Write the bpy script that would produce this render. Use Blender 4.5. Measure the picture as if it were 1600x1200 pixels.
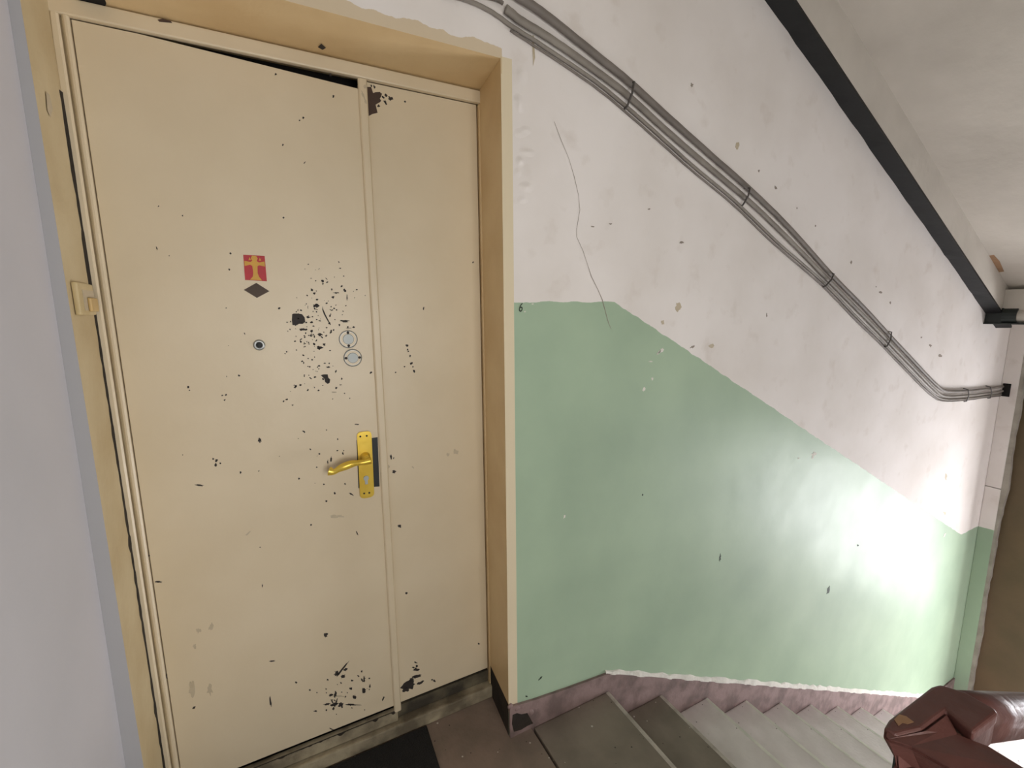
import bpy, bmesh, math, random
from mathutils import Vector, Matrix
random.seed(7)
scene = bpy.context.scene
COL = scene.collection
for o in list(bpy.data.objects): bpy.data.objects.remove(o)

# ------------------------------------------------------------------ camera
F_PX, TILT, YAW, ROLL = 715.4, 0.1599, 0.4761, -0.0096
CAM = Vector((-0.639, -1.290, 1.529))
fw = Vector((math.sin(YAW)*math.cos(TILT), math.cos(YAW)*math.cos(TILT), -math.sin(TILT)))
r0 = Vector((math.cos(YAW), -math.sin(YAW), 0)); u0 = r0.cross(fw)
ri = r0*math.cos(ROLL) + u0*math.sin(ROLL); up = u0*math.cos(ROLL) - r0*math.sin(ROLL)
cd = bpy.data.cameras.new('camera'); cam = bpy.data.objects.new('camera', cd); COL.objects.link(cam)
cd.sensor_width = 36; cd.sensor_fit = 'HORIZONTAL'; cd.lens = 36*F_PX/1600; cd.clip_start = 0.02
cam.matrix_world = Matrix(((ri.x, up.x, -fw.x, CAM.x), (ri.y, up.y, -fw.y, CAM.y), (ri.z, up.z, -fw.z, CAM.z), (0, 0, 0, 1)))
scene.camera = cam
def ray(x, y): return fw + ri*((x-800)/F_PX) - up*((y-600)/F_PX)
def onY(x, y, Y): d = ray(x, y); return CAM + d*((Y-CAM.y)/d.y)
def onX(x, y, X): d = ray(x, y); return CAM + d*((X-CAM.x)/d.x)
def onZ(x, y, Z): d = ray(x, y); return CAM + d*((Z-CAM.z)/d.z)

# ------------------------------------------------------------------ world, lights, exposure
w = bpy.data.worlds.new('sky'); scene.world = w; w.use_nodes = True
bg = w.node_tree.nodes['Background']; bg.inputs[0].default_value = (.78, .88, 1, 1); bg.inputs[1].default_value = 2.0
WX = 4.75                                   # end wall with the low half-landing window; a landing window faces the door
WIN1 = (-2.10, -0.72, -1.60, 0.05)          # y0 y1 z0 z1
WIN2 = (-0.80, 0.30, 0.70, 1.85)            # x0 x1 z0 z1 in the wall opposite the door
YB = -2.46                                  # wall behind the camera
def daylight(name, win, power, loc, face, col):
    l = bpy.data.lights.new(name, 'AREA'); l.shape = 'RECTANGLE'; l.size = win[1]-win[0]-.06; l.size_y = win[3]-win[2]-.06
    l.energy = power; l.color = col
    o = bpy.data.objects.new(name, l); COL.objects.link(o); o.location = loc
    o.rotation_euler = Vector(face).to_track_quat('-Z', 'Z').to_euler()
daylight('window_daylight', WIN1, 228, (WX+.14, (WIN1[0]+WIN1[1])/2, (WIN1[2]+WIN1[3])/2), (-1, 0, 0), (.97, .965, 1.0))
daylight('landing_window_daylight', WIN2, 39, ((WIN2[0]+WIN2[1])/2, YB-.14, (WIN2[2]+WIN2[3])/2), (0, 1, 0), (1.0, .955, .88))
vs = scene.view_settings
vs.view_transform = 'Standard'; vs.look = 'None'; vs.gamma = 1; vs.use_curve_mapping = False
vs.exposure = -0.35
scene.display_settings.display_device = 'sRGB'

# ------------------------------------------------------------------ materials
def lin(c):
    return tuple(((v/255)/12.92 if v/255 <= .04045 else ((v/255+.055)/1.055)**2.4) for v in c) + (1,)
def mat(name, c1, c2=None, scale=6, rough=.6, bump=.15, bscale=40, metal=0, spots=None, spec=.5, coat=0, detail=5, lo=.35, hi=.7):
    m = bpy.data.materials.new(name); m.use_nodes = True; nt = m.node_tree; N = nt.nodes; L = nt.links
    b = N['Principled BSDF']; b.inputs['Roughness'].default_value = rough; b.inputs['Metallic'].default_value = metal
    b.inputs['Specular IOR Level'].default_value = spec; b.inputs['Coat Weight'].default_value = coat
    tc = N.new('ShaderNodeTexCoord')
    n = N.new('ShaderNodeTexNoise'); n.inputs['Scale'].default_value = scale; n.inputs['Detail'].default_value = detail
    L.new(tc.outputs['Object'], n.inputs['Vector'])
    mr = N.new('ShaderNodeMapRange'); mr.inputs[1].default_value = lo; mr.inputs[2].default_value = hi
    L.new(n.outputs[0], mr.inputs[0])
    mx = N.new('ShaderNodeMix'); mx.data_type = 'RGBA'
    mx.inputs[6].default_value = lin(c1); mx.inputs[7].default_value = lin(c2 or c1)
    L.new(mr.outputs[0], mx.inputs[0]); col = mx.outputs[2]
    for (c, sc, th) in (spots or []):
        v = N.new('ShaderNodeTexVoronoi'); v.inputs['Scale'].default_value = sc; L.new(tc.outputs['Object'], v.inputs['Vector'])
        nn = N.new('ShaderNodeTexNoise'); nn.inputs['Scale'].default_value = sc*.31; L.new(tc.outputs['Object'], nn.inputs['Vector'])
        mu = N.new('ShaderNodeMath'); mu.operation = 'MULTIPLY'; mu.inputs[1].default_value = th*2
        L.new(nn.outputs[0], mu.inputs[0])
        lt = N.new('ShaderNodeMath'); lt.operation = 'LESS_THAN'; L.new(v.outputs['Distance'], lt.inputs[0]); L.new(mu.outputs[0], lt.inputs[1])
        wn = N.new('ShaderNodeMath'); wn.operation = 'GREATER_THAN'; wn.inputs[1].default_value = .62
        sp = N.new('ShaderNodeSeparateColor'); L.new(v.outputs['Color'], sp.inputs[0]); L.new(sp.outputs[0], wn.inputs[0])
        an = N.new('ShaderNodeMath'); an.operation = 'MULTIPLY'; L.new(lt.outputs[0], an.inputs[0]); L.new(wn.outputs[0], an.inputs[1])
        m2 = N.new('ShaderNodeMix'); m2.data_type = 'RGBA'; L.new(an.outputs[0], m2.inputs[0]); L.new(col, m2.inputs[6])
        m2.inputs[7].default_value = lin(c); col = m2.outputs[2]
    L.new(col, b.inputs['Base Color'])
    if bump:
        n2 = N.new('ShaderNodeTexNoise'); n2.inputs['Scale'].default_value = bscale; n2.inputs['Detail'].default_value = 6
        L.new(tc.outputs['Object'], n2.inputs['Vector'])
        bp = N.new('ShaderNodeBump'); bp.inputs['Strength'].default_value = bump; bp.inputs['Distance'].default_value = .01
        L.new(n2.outputs[0], bp.inputs['Height']); L.new(bp.outputs[0], b.inputs['Normal'])
    return m

def wall_paint(name, lintel=False):
    """white limewash above, glossy green wainscot below with a hand-painted edge that follows the stairs"""
    m = bpy.data.materials.new(name); m.use_nodes = True; nt = m.node_tree; N = nt.nodes; L = nt.links
    b = N['Principled BSDF']; b.inputs['Specular IOR Level'].default_value = .15
    g = N.new('ShaderNodeNewGeometry'); s = N.new('ShaderNodeSeparateXYZ'); L.new(g.outputs['Position'], s.inputs[0])
    def M(op, a, c=None, d=None):
        n = N.new('ShaderNodeMath'); n.operation = op
        for i, v in enumerate((a, c, d)):
            if v is None: continue
            if isinstance(v, (int, float)): n.inputs[i].default_value = v
            else: L.new(v, n.inputs[i])
        return n.outputs[0]
    def noise(sc, det=4, rough=.5):
        n = N.new('ShaderNodeTexNoise'); n.inputs['Scale'].default_value = sc; n.inputs['Detail'].default_value = det
        n.inputs['Roughness'].default_value = rough
        L.new(g.outputs['Position'], n.inputs['Vector']); return n.outputs[0]
    def rng(v, a, c):
        n = N.new('ShaderNodeMapRange'); n.inputs[1].default_value = a; n.inputs[2].default_value = c; L.new(v, n.inputs[0]); return n.outputs[0]
    def mix(f, a, c):
        n = N.new('ShaderNodeMix'); n.data_type = 'RGBA'; L.new(f, n.inputs[0])
        for i, v in ((6, a), (7, c)):
            if isinstance(v, tuple): n.inputs[i].default_value = v
            else: L.new(v, n.inputs[i])
        return n.outputs[2]
    X, Y, Z = s.outputs
    edge = M('MINIMUM', M('ADD', M('MULTIPLY', M('SUBTRACT', X, .442), -.512), 1.552), 1.554)
    edge = M('MAXIMUM', edge, -.140)
    edge = M('ADD', edge, M('MULTIPLY', M('SUBTRACT', noise(14), .5), .022))
    green = M('MULTIPLY', M('LESS_THAN', Z, edge), M('GREATER_THAN', X, -.5))
    white = mix(rng(noise(2.2, 5), .38, .68), lin((238, 232, 227)), lin((226, 219, 212)))
    white = mix(M('MULTIPLY', rng(noise(9, 6), .58, .72), .35), white, lin((206, 194, 182)))
    gr = mix(rng(noise(2.5, 5), .35, .7), lin((172, 193, 166)), lin((159, 180, 155)))
    col = mix(green, white, gr)
    if lintel:
        col = mix(M('LESS_THAN', X, -1.0), col, lin((174, 173, 175)))
        # cream paint carried round the arris of the door reveal, and its ragged overspill on the lintel
        strip = M('MULTIPLY', M('LESS_THAN', X, .036), M('GREATER_THAN', X, -.002))
        strip = M('MULTIPLY', strip, M('LESS_THAN', Z, 2.245))
        strip = M('MULTIPLY', strip, M('GREATER_THAN', Z, .10))
        col = mix(strip, col, lin((222, 208, 178)))
        nz = M('MULTIPLY', M('SUBTRACT', noise(7, 6), .5), .10)
        rag = M('LESS_THAN', Z, M('ADD', M('ADD', nz, 2.262), M('MULTIPLY', X, -.03)))
        rag = M('MULTIPLY', M('MULTIPLY', rag, M('GREATER_THAN', Z, 2.2)), M('LESS_THAN', X, .004))
        col = mix(M('MULTIPLY', rag, .75), col, lin((204, 182, 142)))
    L.new(col, b.inputs['Base Color'])
    rg = N.new('ShaderNodeMapRange'); L.new(green, rg.inputs[0]); rg.inputs[3].default_value = .85; rg.inputs[4].default_value = .42
    L.new(M('ADD', rg.outputs[0], M('MULTIPLY', M('SUBTRACT', noise(5, 5), .5), .12)), b.inputs['Roughness'])
    bp = N.new('ShaderNodeBump'); bp.inputs['Strength'].default_value = .22; bp.inputs['Distance'].default_value = .010
    L.new(M('ADD', M('MULTIPLY', noise(3.5, 3), 1.6), M('ADD', M('MULTIPLY', noise(18, 5), .16), M('MULTIPLY', noise(90, 3), .06))), bp.inputs['Height'])
    L.new(bp.outputs[0], b.inputs['Normal'])
    return m

MAT = dict(
    wall=wall_paint('limewash_and_green_paint'),
    wall_door=wall_paint('limewash_green_and_cream_paint', True),
    left=mat('cool_grey_white_paint', (200, 198, 202), (190, 189, 193), 2, .85, .15, 18),
    white=mat('white_limewash', (214, 213, 214), (202, 201, 204), 3, .9, .25, 25),
    soffit=mat('soffit_limewash', (206, 199, 188), (190, 183, 172), 3, .9, .3, 18),
    end=mat('brown_wall_paint', (104, 84, 58), (88, 74, 48), 4, .6, .3, 20),
    cream=mat('cream_enamel', (223, 208, 180), (214, 198, 168), 3, .38, .06, 30, hi=.75),
    cream_old=mat('yellowed_cream_enamel', (208, 192, 156), (192, 172, 132), 5, .5, .25, 30),
    tan=mat('tan_yellowed_enamel', (226, 200, 154), (212, 182, 134), 4, .5, .2, 25),
    sill=mat('worn_cream_sill', (168, 156, 130), (104, 94, 76), 9, .7, .5, 40, lo=.4, hi=.62),
    sill_dark=mat('dark_recess_sill', (104, 96, 76), (58, 52, 42), 9, .8, .5, 40, lo=.4, hi=.62),  # darker copy of the sill colour for the recessed board
    plaster_old=mat('old_plaster_edge', (166, 160, 148), (140, 134, 122), 12, .9, .4, 50),
    dark=mat('black_gap', (14, 12, 10), (20, 17, 14), 10, .9, 0),
    chip=mat('dark_primer', (52, 45, 42), (38, 34, 33), 30, .7, 0),
    chip_brown=mat('brown_old_paint', (74, 54, 44), (62, 46, 38), 20, .6, 0),
    smudge=mat('scuffed_paint', (198, 184, 158), (186, 172, 146), 30, .6, 0),
    brass=mat('polished_brass', (238, 206, 88), (222, 184, 66), 12, .3, .03, 60, metal=.5),
    steel=mat('nickel_steel', (188, 190, 188), (168, 172, 172), 12, .35, 0, metal=.7),
    zinc=mat('grey_zinc', (176, 180, 178), (160, 166, 166), 12, .5, 0, metal=.35),
    black=mat('black_paint', (12, 14, 16), (8, 10, 11), 8, .55, .1),
    blackpl=mat('black_slot_and_shadow', (26, 34, 38), (18, 24, 28), 8, .5, 0),
    rubber=mat('black_rubber_mat', (24, 24, 25), (16, 16, 17), 20, .85, .5, 180),
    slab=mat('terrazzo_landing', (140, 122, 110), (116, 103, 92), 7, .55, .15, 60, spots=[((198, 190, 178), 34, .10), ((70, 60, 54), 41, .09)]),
    step=mat('terrazzo_steps', (230, 221, 220), (206, 196, 193), 6, .55, .2, 60, spots=[((206, 200, 192), 36, .09), ((104, 92, 86), 30, .10)]),  # paler than the top treads: brighter light on the lower steps painted in
    step_shaded=mat('terrazzo_shaded_treads', (138, 126, 114), (114, 103, 92), 6, .55, .2, 60, spots=[((196, 188, 178), 30, .09), ((70, 62, 56), 34, .09)]),  # darker copy of the step terrazzo: shade on the top two treads painted in
    nose=mat('worn_step_edge', (200, 190, 180), (160, 150, 141), 16, .6, .3, 60, lo=.35, hi=.6),
    skirt=mat('mauve_brown_skirting', (146, 124, 120), (116, 98, 94), 11, .6, .3, 30, lo=.42, hi=.6),
    chalk=mat('white_plaster_line', (228, 224, 214), (208, 206, 196), 14, .9, .5, 60),
    cable=mat('painted_grey_cable', (128, 120, 112), (110, 103, 96), 9, .6, .15, 50),
    cable2=mat('painted_light_grey_cable', (144, 137, 127), (120, 113, 105), 9, .6, .15, 50),
    clip=mat('dark_clip', (84, 78, 72), (70, 66, 62), 12, .6, 0),
    rail=mat('brown_gloss_rail', (98, 60, 54), (78, 48, 42), 14, .45, .35, 26, coat=.05),
    wood=mat('bare_wood', (158, 122, 88), (138, 104, 74), 20, .6, .2, 60),
    red=mat('red_print', (190, 34, 46), (168, 40, 44), 30, .5, 0),
    gold=mat('gold_print', (214, 160, 52), (196, 150, 46), 30, .45, 0),
    diamond=mat('dark_brown_print', (78, 62, 50), (70, 55, 44), 20, .6, 0),
    bell=mat('old_ivory_plastic', (206, 188, 146), (192, 172, 126), 10, .5, .05),
    bell2=mat('amber_ivory_plastic', (202, 172, 116), (190, 158, 100), 10, .45, 0),
    ink=mat('black_ink', (44, 58, 44), (36, 48, 36), 20, .7, 0),
    grime_shade=mat('dark_grime_and_shade', (50, 42, 34), (34, 28, 22), 14, .9, .3, 40),
    frame_white=mat('white_window_paint', (225, 225, 222), (210, 210, 206), 8, .5, .1),
    pitch=mat('green_black_steel', (34, 42, 40), (24, 30, 28), 8, .5, .1),
    crack=mat('crack_shadow', (158, 146, 134), (138, 126, 116), 20, .9, 0),
)
gm = bpy.data.materials.new('window_glass'); gm.use_nodes = True
_n = gm.node_tree.nodes; _l = gm.node_tree.links
_t = _n.new('ShaderNodeBsdfTransparent'); _g = _n.new('ShaderNodeBsdfGlossy'); _g.inputs['Roughness'].default_value = .05
_m = _n.new('ShaderNodeMixShader'); _m.inputs[0].default_value = .06
_l.new(_t.outputs[0], _m.inputs[1]); _l.new(_g.outputs[0], _m.inputs[2]); _l.new(_m.outputs[0], _n['Material Output'].inputs[0])
MAT['glass'] = gm

# ------------------------------------------------------------------ helpers
def rootloc(p):
    v = Vector((0, 0, 0))
    while p: v += p.location; p = p.parent
    return v
def obj(name, bm, m, parent=None, smooth=False):
    off = rootloc(parent)
    if off.length: bmesh.ops.translate(bm, verts=bm.verts, vec=-off)
    bmesh.ops.recalc_face_normals(bm, faces=bm.faces)
    me = bpy.data.meshes.new(name); bm.to_mesh(me); bm.free(); me.materials.append(MAT[m])
    if smooth:
        for p in me.polygons: p.use_smooth = True
    o = bpy.data.objects.new(name, me); COL.objects.link(o)
    if parent: o.parent = parent
    return o
def empty(name, loc):
    o = bpy.data.objects.new(name, None); o.empty_display_size = .1; o.location = loc; COL.objects.link(o); return o
def tag(o, label, cat=None, group=None, kind=None):
    o['label'] = label
    if cat: o['category'] = cat
    if group: o['group'] = group
    if kind: o['kind'] = kind
    return o
def struct(o, label=None):
    o['kind'] = 'structure'
    if label: o['label'] = label
    return o
def B(*boxes, bev=0):
    bm = bmesh.new()
    for (x0, x1, y0, y1, z0, z1) in boxes:
        r = bmesh.ops.create_cube(bm, size=1)
        bmesh.ops.scale(bm, vec=(x1-x0, y1-y0, z1-z0), verts=r['verts'])
        bmesh.ops.translate(bm, vec=((x0+x1)/2, (y0+y1)/2, (z0+z1)/2), verts=r['verts'])
    if bev: bmesh.ops.bevel(bm, geom=bm.edges[:], offset=bev, segments=2, affect='EDGES', profile=.6)
    return bm
def prism(pts, vec, bm=None, bev=0):
    """polygon of 3-D points swept along vec"""
    bm = bm or bmesh.new(); vec = Vector(vec)
    a = [bm.verts.new(p) for p in pts]; b = [bm.verts.new(Vector(p)+vec) for p in pts]
    n = len(pts); bm.faces.new(a); bm.faces.new(b[::-1])
    for i in range(n): bm.faces.new((a[i], b[i], b[(i+1) % n], a[(i+1) % n]))
    if bev: bmesh.ops.bevel(bm, geom=bm.edges[:], offset=bev, segments=2, affect='EDGES', profile=.6)
    return bm
def tube(path, r, bm=None, seg=8, flat=1.0):
    bm = bm or bmesh.new(); path = [Vector(p) for p in path]; rings = []
    for i, p in enumerate(path):
        t = (path[min(i+1, len(path)-1)] - path[max(i-1, 0)]).normalized()
        n = Vector((0, 1, 0)); n = (n - t*n.dot(t))
        if n.length < .1: n = Vector((1, 0, 0)) - t*t.x
        n.normalize(); c = t.cross(n)
        rr = r(i/(len(path)-1)) if callable(r) else r
        rings.append([bm.verts.new(p + (n*math.cos(2*math.pi*k/seg)*flat + c*math.sin(2*math.pi*k/seg))*rr) for k in range(seg)])
    for a, b in zip(rings, rings[1:]):
        for k in range(seg): bm.faces.new((a[k], a[(k+1) % seg], b[(k+1) % seg], b[k]))
    bm.faces.new(rings[0][::-1]); bm.faces.new(rings[-1])
    return bm
def disc(c, prof, seg=24, bm=None):
    """lathe about the Y axis at c; prof = [(radius, y offset)], towards -Y"""
    bm = bm or bmesh.new(); rings = []
    for r, y in prof:
        rings.append([bm.verts.new((c[0]+r*math.cos(2*math.pi*k/seg), c[1]+y, c[2]+r*math.sin(2*math.pi*k/seg))) for k in range(seg)])
    for a, b in zip(rings, rings[1:]):
        for k in range(seg): bm.faces.new((a[k], a[(k+1) % seg], b[(k+1) % seg], b[k]))
    bm.faces.new(rings[-1]); bm.faces.new(rings[0][::-1])
    return bm
def smooth_path(pts, n=6):
    out = []; P = [pts[0]] + list(pts) + [pts[-1]]
    for i in range(1, len(P)-2):
        for k in range(n):
            t = k/n; a, b, c, d = P[i-1], P[i], P[i+1], P[i+2]
            out.append(.5*((2*b)+(c-a)*t+(2*a-5*b+4*c-d)*t*t+(3*b-a-3*c+d)*t**3))
    out.append(pts[-1]); return out

# ------------------------------------------------------------------ main dimensions (metres)
XL = -1.044                   # left wall
LEAN = .009; XA, XAI = -1.015, -1.032      # left reveal: outer arris, inner
XR, XRI = 0.0, 0.030          # right reveal
ZL, ZLI = 2.240, 2.236        # lintel soffit
D = 0.205                     # door plane depth behind the wall face
X0, T, R = 0.434, 0.300, 0.1482   # first nosing, tread, riser
XE = 4.042                    # end of the stair wall (pilaster)
NST = 11
ZLOW = -NST*R                 # lower half landing
YW = -1.16                    # outer edge of the flight
TOP = 4.7; BOT = -3.2

# ------------------------------------------------------------------ shell
bm = bmesh.new()
def quad(bm, *p): return bm.faces.new([bm.verts.new(q) for q in p])
O = [(XA, 0, -.02), (XA, 0, ZL), (XR, 0, ZL), (XR, 0, -.02)]
I = [(XAI, D+.10, -.02), (XAI, D+.10, ZLI), (XRI, D+.10, ZLI), (XRI, D+.10, -.02)]
quad(bm, (XL-.2, 0, BOT), (XA, 0, BOT), (XA, 0, TOP), (XL-.2, 0, TOP))
quad(bm, (XA, 0, ZL), (XR, 0, ZL), (XR, 0, TOP), (XA, 0, TOP))
quad(bm, (XR, 0, BOT), (XE+.9, 0, BOT), (XE+.9, 0, TOP), (XR, 0, TOP))
quad(bm, (XA, 0, BOT), (XR, 0, BOT), (XR, 0, -.02), (XA, 0, -.02))
# back of the wall
for q in (((XL-.2, .3, BOT), (XAI, .3, BOT), (XAI, .3, TOP), (XL-.2, .3, TOP)),
          ((XAI, .3, ZLI), (XRI, .3, ZLI), (XRI, .3, TOP), (XAI, .3, TOP)),
          ((XRI, .3, BOT), (XE+.9, .3, BOT), (XE+.9, .3, TOP), (XRI, .3, TOP)),
          ((XL-.2, 0, TOP), (XE+.9, 0, TOP), (XE+.9, .3, TOP), (XL-.2, .3, TOP))):
    quad(bm, *q)
bmesh.ops.remove_doubles(bm, verts=bm.verts, dist=1e-4)
wall_back = struct(obj('wall_back', bm, 'wall_door'), 'white stairwell wall with a green painted wainscot stepping down the stairs')
# reveals of the door recess (cream and tan enamel on plaster)
def reveal(name, pts, m, seed, sub=14):
    bm = bmesh.new(); bm.faces.new([bm.verts.new(p) for p in pts])
    bmesh.ops.subdivide_edges(bm, edges=bm.edges[:], cuts=sub, use_grid_fill=True)
    return obj(name, bm, m, wall_back)
reveal('left_reveal', [(XA, 0, -.02), (XAI, D+.1, -.02), (XAI, D+.1, ZLI), (XA, 0, ZL)], 'cream_old', 1)
reveal('right_reveal', [(XR, 0, .13), (XRI, D+.1, .13), (XRI, D+.1, ZLI), (XR, 0, ZL)], 'tan', 2)
reveal('right_reveal_foot', [(XR, 0, -.02), (XRI, D+.1, -.02), (XRI, D+.1, .13), (XR, 0, .13)], 'grime_shade', 2)  # brown skirting paint at the foot, with its shadow put into the colour
reveal('lintel_soffit', [(XA, 0, ZL), (XAI, D+.1, ZLI), (XRI, D+.1, ZLI), (XR, 0, ZL)], 'tan', 3)
obj('dark_backing', B((XAI-.02, XRI+.02, D+.10, D+.12, -.02, ZLI+.02)), 'dark', wall_back)

bm = B((XL-.2, XL, YB-.2, -.0005, BOT, TOP))
for v in bm.verts: v.co.x += LEAN*(v.co.z-.9)       # the old wall leans a little
struct(obj('wall_left', bm, 'left'), 'plain white wall beside the entrance door')
xs = [XL-.2, WIN2[0], WIN2[1], WX+.25]; zs = [BOT, WIN2[2], WIN2[3], TOP]
struct(obj('wall_front', B(*[(xs[i], xs[i+1], YB-.2, YB, zs[j], zs[j+1]) for i in range(3) for j in range(3) if (i, j) != (1, 1)]), 'white'), 'stairwell wall opposite the entrance door')
# end wall with its window opening
ys = [YB, WIN1[0], WIN1[1], .0]; zs = [BOT, WIN1[2], WIN1[3], TOP]
boxes = []
for i in range(3):
    for j in range(3):
        if i == 1 and j == 1: continue
        boxes.append((WX, WX+.2, ys[i], ys[i+1]-(.0005 if i == 2 else 0), zs[j], zs[j+1]))
boxes.append((XE+.052, WX, -.42, -.0006, ZLOW+.0005, 1.405))     # brown pier behind the pilaster
struct(obj('wall_right', B(*boxes), 'end'), 'dark brown painted end wall of the half landing')
def window(name, win, label, axis):
    a0, a1, z0, z1 = win; t = .055; am = (a0+a1)/2
    def W(p0, p1, q0, q1, d0, d1): return (WX+d0, WX+d1, p0, p1, q0, q1) if axis == 'x' else (p0, p1, YB-d1, YB-d0, q0, q1)
    e = struct(empty(name, (WX+.06, am, z0) if axis == 'x' else (am, YB-.06, z0)), label)
    for b in ((a0, a1, z0, z0+t), (a0, a1, z1-t, z1), (a0, a0+t, z0+t, z1-t), (a1-t, a1, z0+t, z1-t), (am-.03, am+.03, z0+t, z1-t)):
        obj('window_frame', B(W(*b, .04, .09), bev=.004), 'frame_white', e)
    for a, b in ((a0+t, am-.03), (am+.03, a1-t)):
        obj('pane', B(W(a, b, z0+t, z1-t, .06, .064)), 'glass', e)
window('window_1', WIN1, 'low two-pane window on the lower half landing', 'x')
window('window_2', WIN2, 'two-pane window of the landing, opposite the entrance door', 'y')
struct(obj('ceiling', B((XL-.2, WX+.2, YB-.2, .3, TOP, TOP+.2)), 'white'), 'stairwell ceiling')
struct(obj('ceiling_landing', B((XL, X0+.02, YB, 0, 2.86, 3.04)), 'soffit'), 'underside of the landing slab on the floor above')

# pilaster closing the stair wall
pil = struct(empty('trim_3', (XE+.1, -.05, ZLOW)), 'narrow grey pilaster at the foot of the stair wall with a joint across it')
SEAM = onX(1545, 760, XE).z
for a, b in ((ZLOW, SEAM-.003), (SEAM+.003, 1.405)):
    obj('pilaster_face', B((XE, XE+.048, -.088, -.0005, a, b), bev=.003), 'wall', pil)
bmr = bmesh.new()
zz = [ZLOW + (1.40-ZLOW)*k/60 for k in range(61)]
prev = None
for z in zz:
    wv = .014 + .010*math.sin(z*7.3)*math.sin(z*3.1+1) + random.uniform(-.004, .004)
    if z < SEAM-.25: wv *= .75
    a = bmr.verts.new((XE+.001, -.0885, z)); b = bmr.verts.new((XE+.004, -.098-wv, z)); c = bmr.verts.new((XE+.05, -.098-wv*.9, z)); d = bmr.verts.new((XE+.05, -.0885, z))
    if prev:
        for k in range(4): bmr.faces.new((prev[k], prev[(k+1) % 4], (a, b, c, d)[(k+1) % 4], (a, b, c, d)[k]))
    prev = (a, b, c, d)
obj('ragged_plaster_edge', bmr, 'plaster_old', pil)

# ------------------------------------------------------------------ floors and stairs
XJ = .094                                            # joint between landing slab and top tread
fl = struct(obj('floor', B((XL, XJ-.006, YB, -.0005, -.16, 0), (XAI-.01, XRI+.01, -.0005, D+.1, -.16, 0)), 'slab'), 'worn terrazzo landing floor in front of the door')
sub = struct(obj('floor_base', B((XL, X0-.06, YB, 0, -.30, -.165)), 'grime_shade'))
st = struct(empty('staircase', (X0, -.55, ZLOW)), 'flight of grey terrazzo steps going down along the green wall')
tread0 = obj('step', B((XJ+.004, X0+.012, YW, -.0105, -R, 0), bev=.006), 'step_shaded', st)
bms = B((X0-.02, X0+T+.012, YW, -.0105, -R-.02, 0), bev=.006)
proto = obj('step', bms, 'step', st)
for k in range(2, NST):
    o = proto if k == 2 else proto.copy()
    if k > 2: COL.objects.link(o); o.parent = st
    o.location = ((k-1)*T, 0, -k*R)
for o in [c_ for c_ in st.children if c_ is not tread0]:
    if o is proto: me_n = obj('nosing', B((X0+T-.002, X0+T+.0128, YW+.004, -.013, -.009, .0007)), 'chalk', st); me_n.parent = proto; first_n = me_n
for o in [c_ for c_ in st.children if c_ not in (tread0, proto)]:
    q_ = first_n.copy(); COL.objects.link(q_); q_.parent = o
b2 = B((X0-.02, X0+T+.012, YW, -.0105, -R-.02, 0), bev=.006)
o2 = obj('step', b2, 'step_shaded', st); pass
def nosing(x1):
    return B((x1-.014, x1+.0008, YW+.004, -.013, -.009, .0007))
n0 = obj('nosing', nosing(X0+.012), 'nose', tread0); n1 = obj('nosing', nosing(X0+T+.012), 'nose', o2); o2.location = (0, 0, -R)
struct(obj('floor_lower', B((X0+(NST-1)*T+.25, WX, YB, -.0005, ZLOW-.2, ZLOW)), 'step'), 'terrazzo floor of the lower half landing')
struct(obj('floor_bottom', B((XL-.2, WX+.2, YB-.2, .3, BOT-.2, BOT)), 'slab'))
# flight up on the far side, half landing above, and the flight overhead
pts = [(X0, 0)]
for k in range(NST):
    pts += [(X0+.0+k*T, (k+1)*R), (X0+(k+1)*T, (k+1)*R)]
pts += [(X0+NST*T, NST*R-.2), (X0+.25, -.16), (X0, -.16)]
struct(obj('staircase_up', prism([(x, YB, z) for x, z in pts], (0, 1.08, 0)), 'step'), 'flight of steps going up on the other side of the well')
ZS = 1.412
struct(obj('ceiling_half_landing', B((3.585, WX, YB, -.0005, ZS+.03, NST*R)), 'soffit'), 'underside of the half landing above')
def zline(x): return 2.688 - .4935*(x-1.128)         # underside of the wall stringer of the flight above
xa, xb = -0.2, 3.78; xc = 4.1
def SH(x): return .215-.012*(x-1.4)
soff = [(xa, YW, zline(xa)+SH(xa)), (xc, YW, zline(xc)+SH(xc)), (xc, YW, zline(xa)+.40), (xa, YW, zline(xa)+.50)]
so = struct(obj('ceiling_stair', prism(soff, (0, -YW-.0005, 0)), 'soffit'), 'sloping plastered underside of the stair flight overhead')
stg = struct(empty('trim_4', ((xa+xb)/2, -.04, zline(1.7))), 'sloping stair stringer against the wall with a black painted underside')
sp = [(xa, -.0005, zline(xa)+.012), (xb, -.0005, zline(xb)+.012), (xb, -.0005, zline(xb)+SH(xb)+.01), (xa, -.0005, zline(xa)+SH(xa)+.01)]
obj('stringer_web', prism(sp, (0, -.074, 0)), 'soffit', stg)
bm = bmesh.new(); n = 70; prev = None                # flange: black, with a ragged paint edge along the wall
for k in range(n+1):
    x = xa + (xb-xa)*k/n; z = zline(x); j = random.uniform(-.010, .006)
    ring = [bm.verts.new((x, -.0008, z+j*.4)), bm.verts.new((x, -.078, z)), bm.verts.new((x, -.078, z+.014)), bm.verts.new((x, -.0008, z+.014))]
    if prev:
        for q in range(4): bm.faces.new((prev[q], prev[(q+1) % 4], ring[(q+1) % 4], ring[q]))
    else: bm.faces.new(ring)
    prev = ring
bm.faces.new(prev[::-1])
obj('stringer_flange', bm, 'black', stg)
lb = struct(empty('trim_5', (3.62, -.8, ZS)), 'dark steel beam carrying the edge of the half landing above')
obj('beam_flange', B((3.56, 3.75, YB, -.0006, ZS-.004, ZS+.006), bev=.002), 'pitch', lb)
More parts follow.
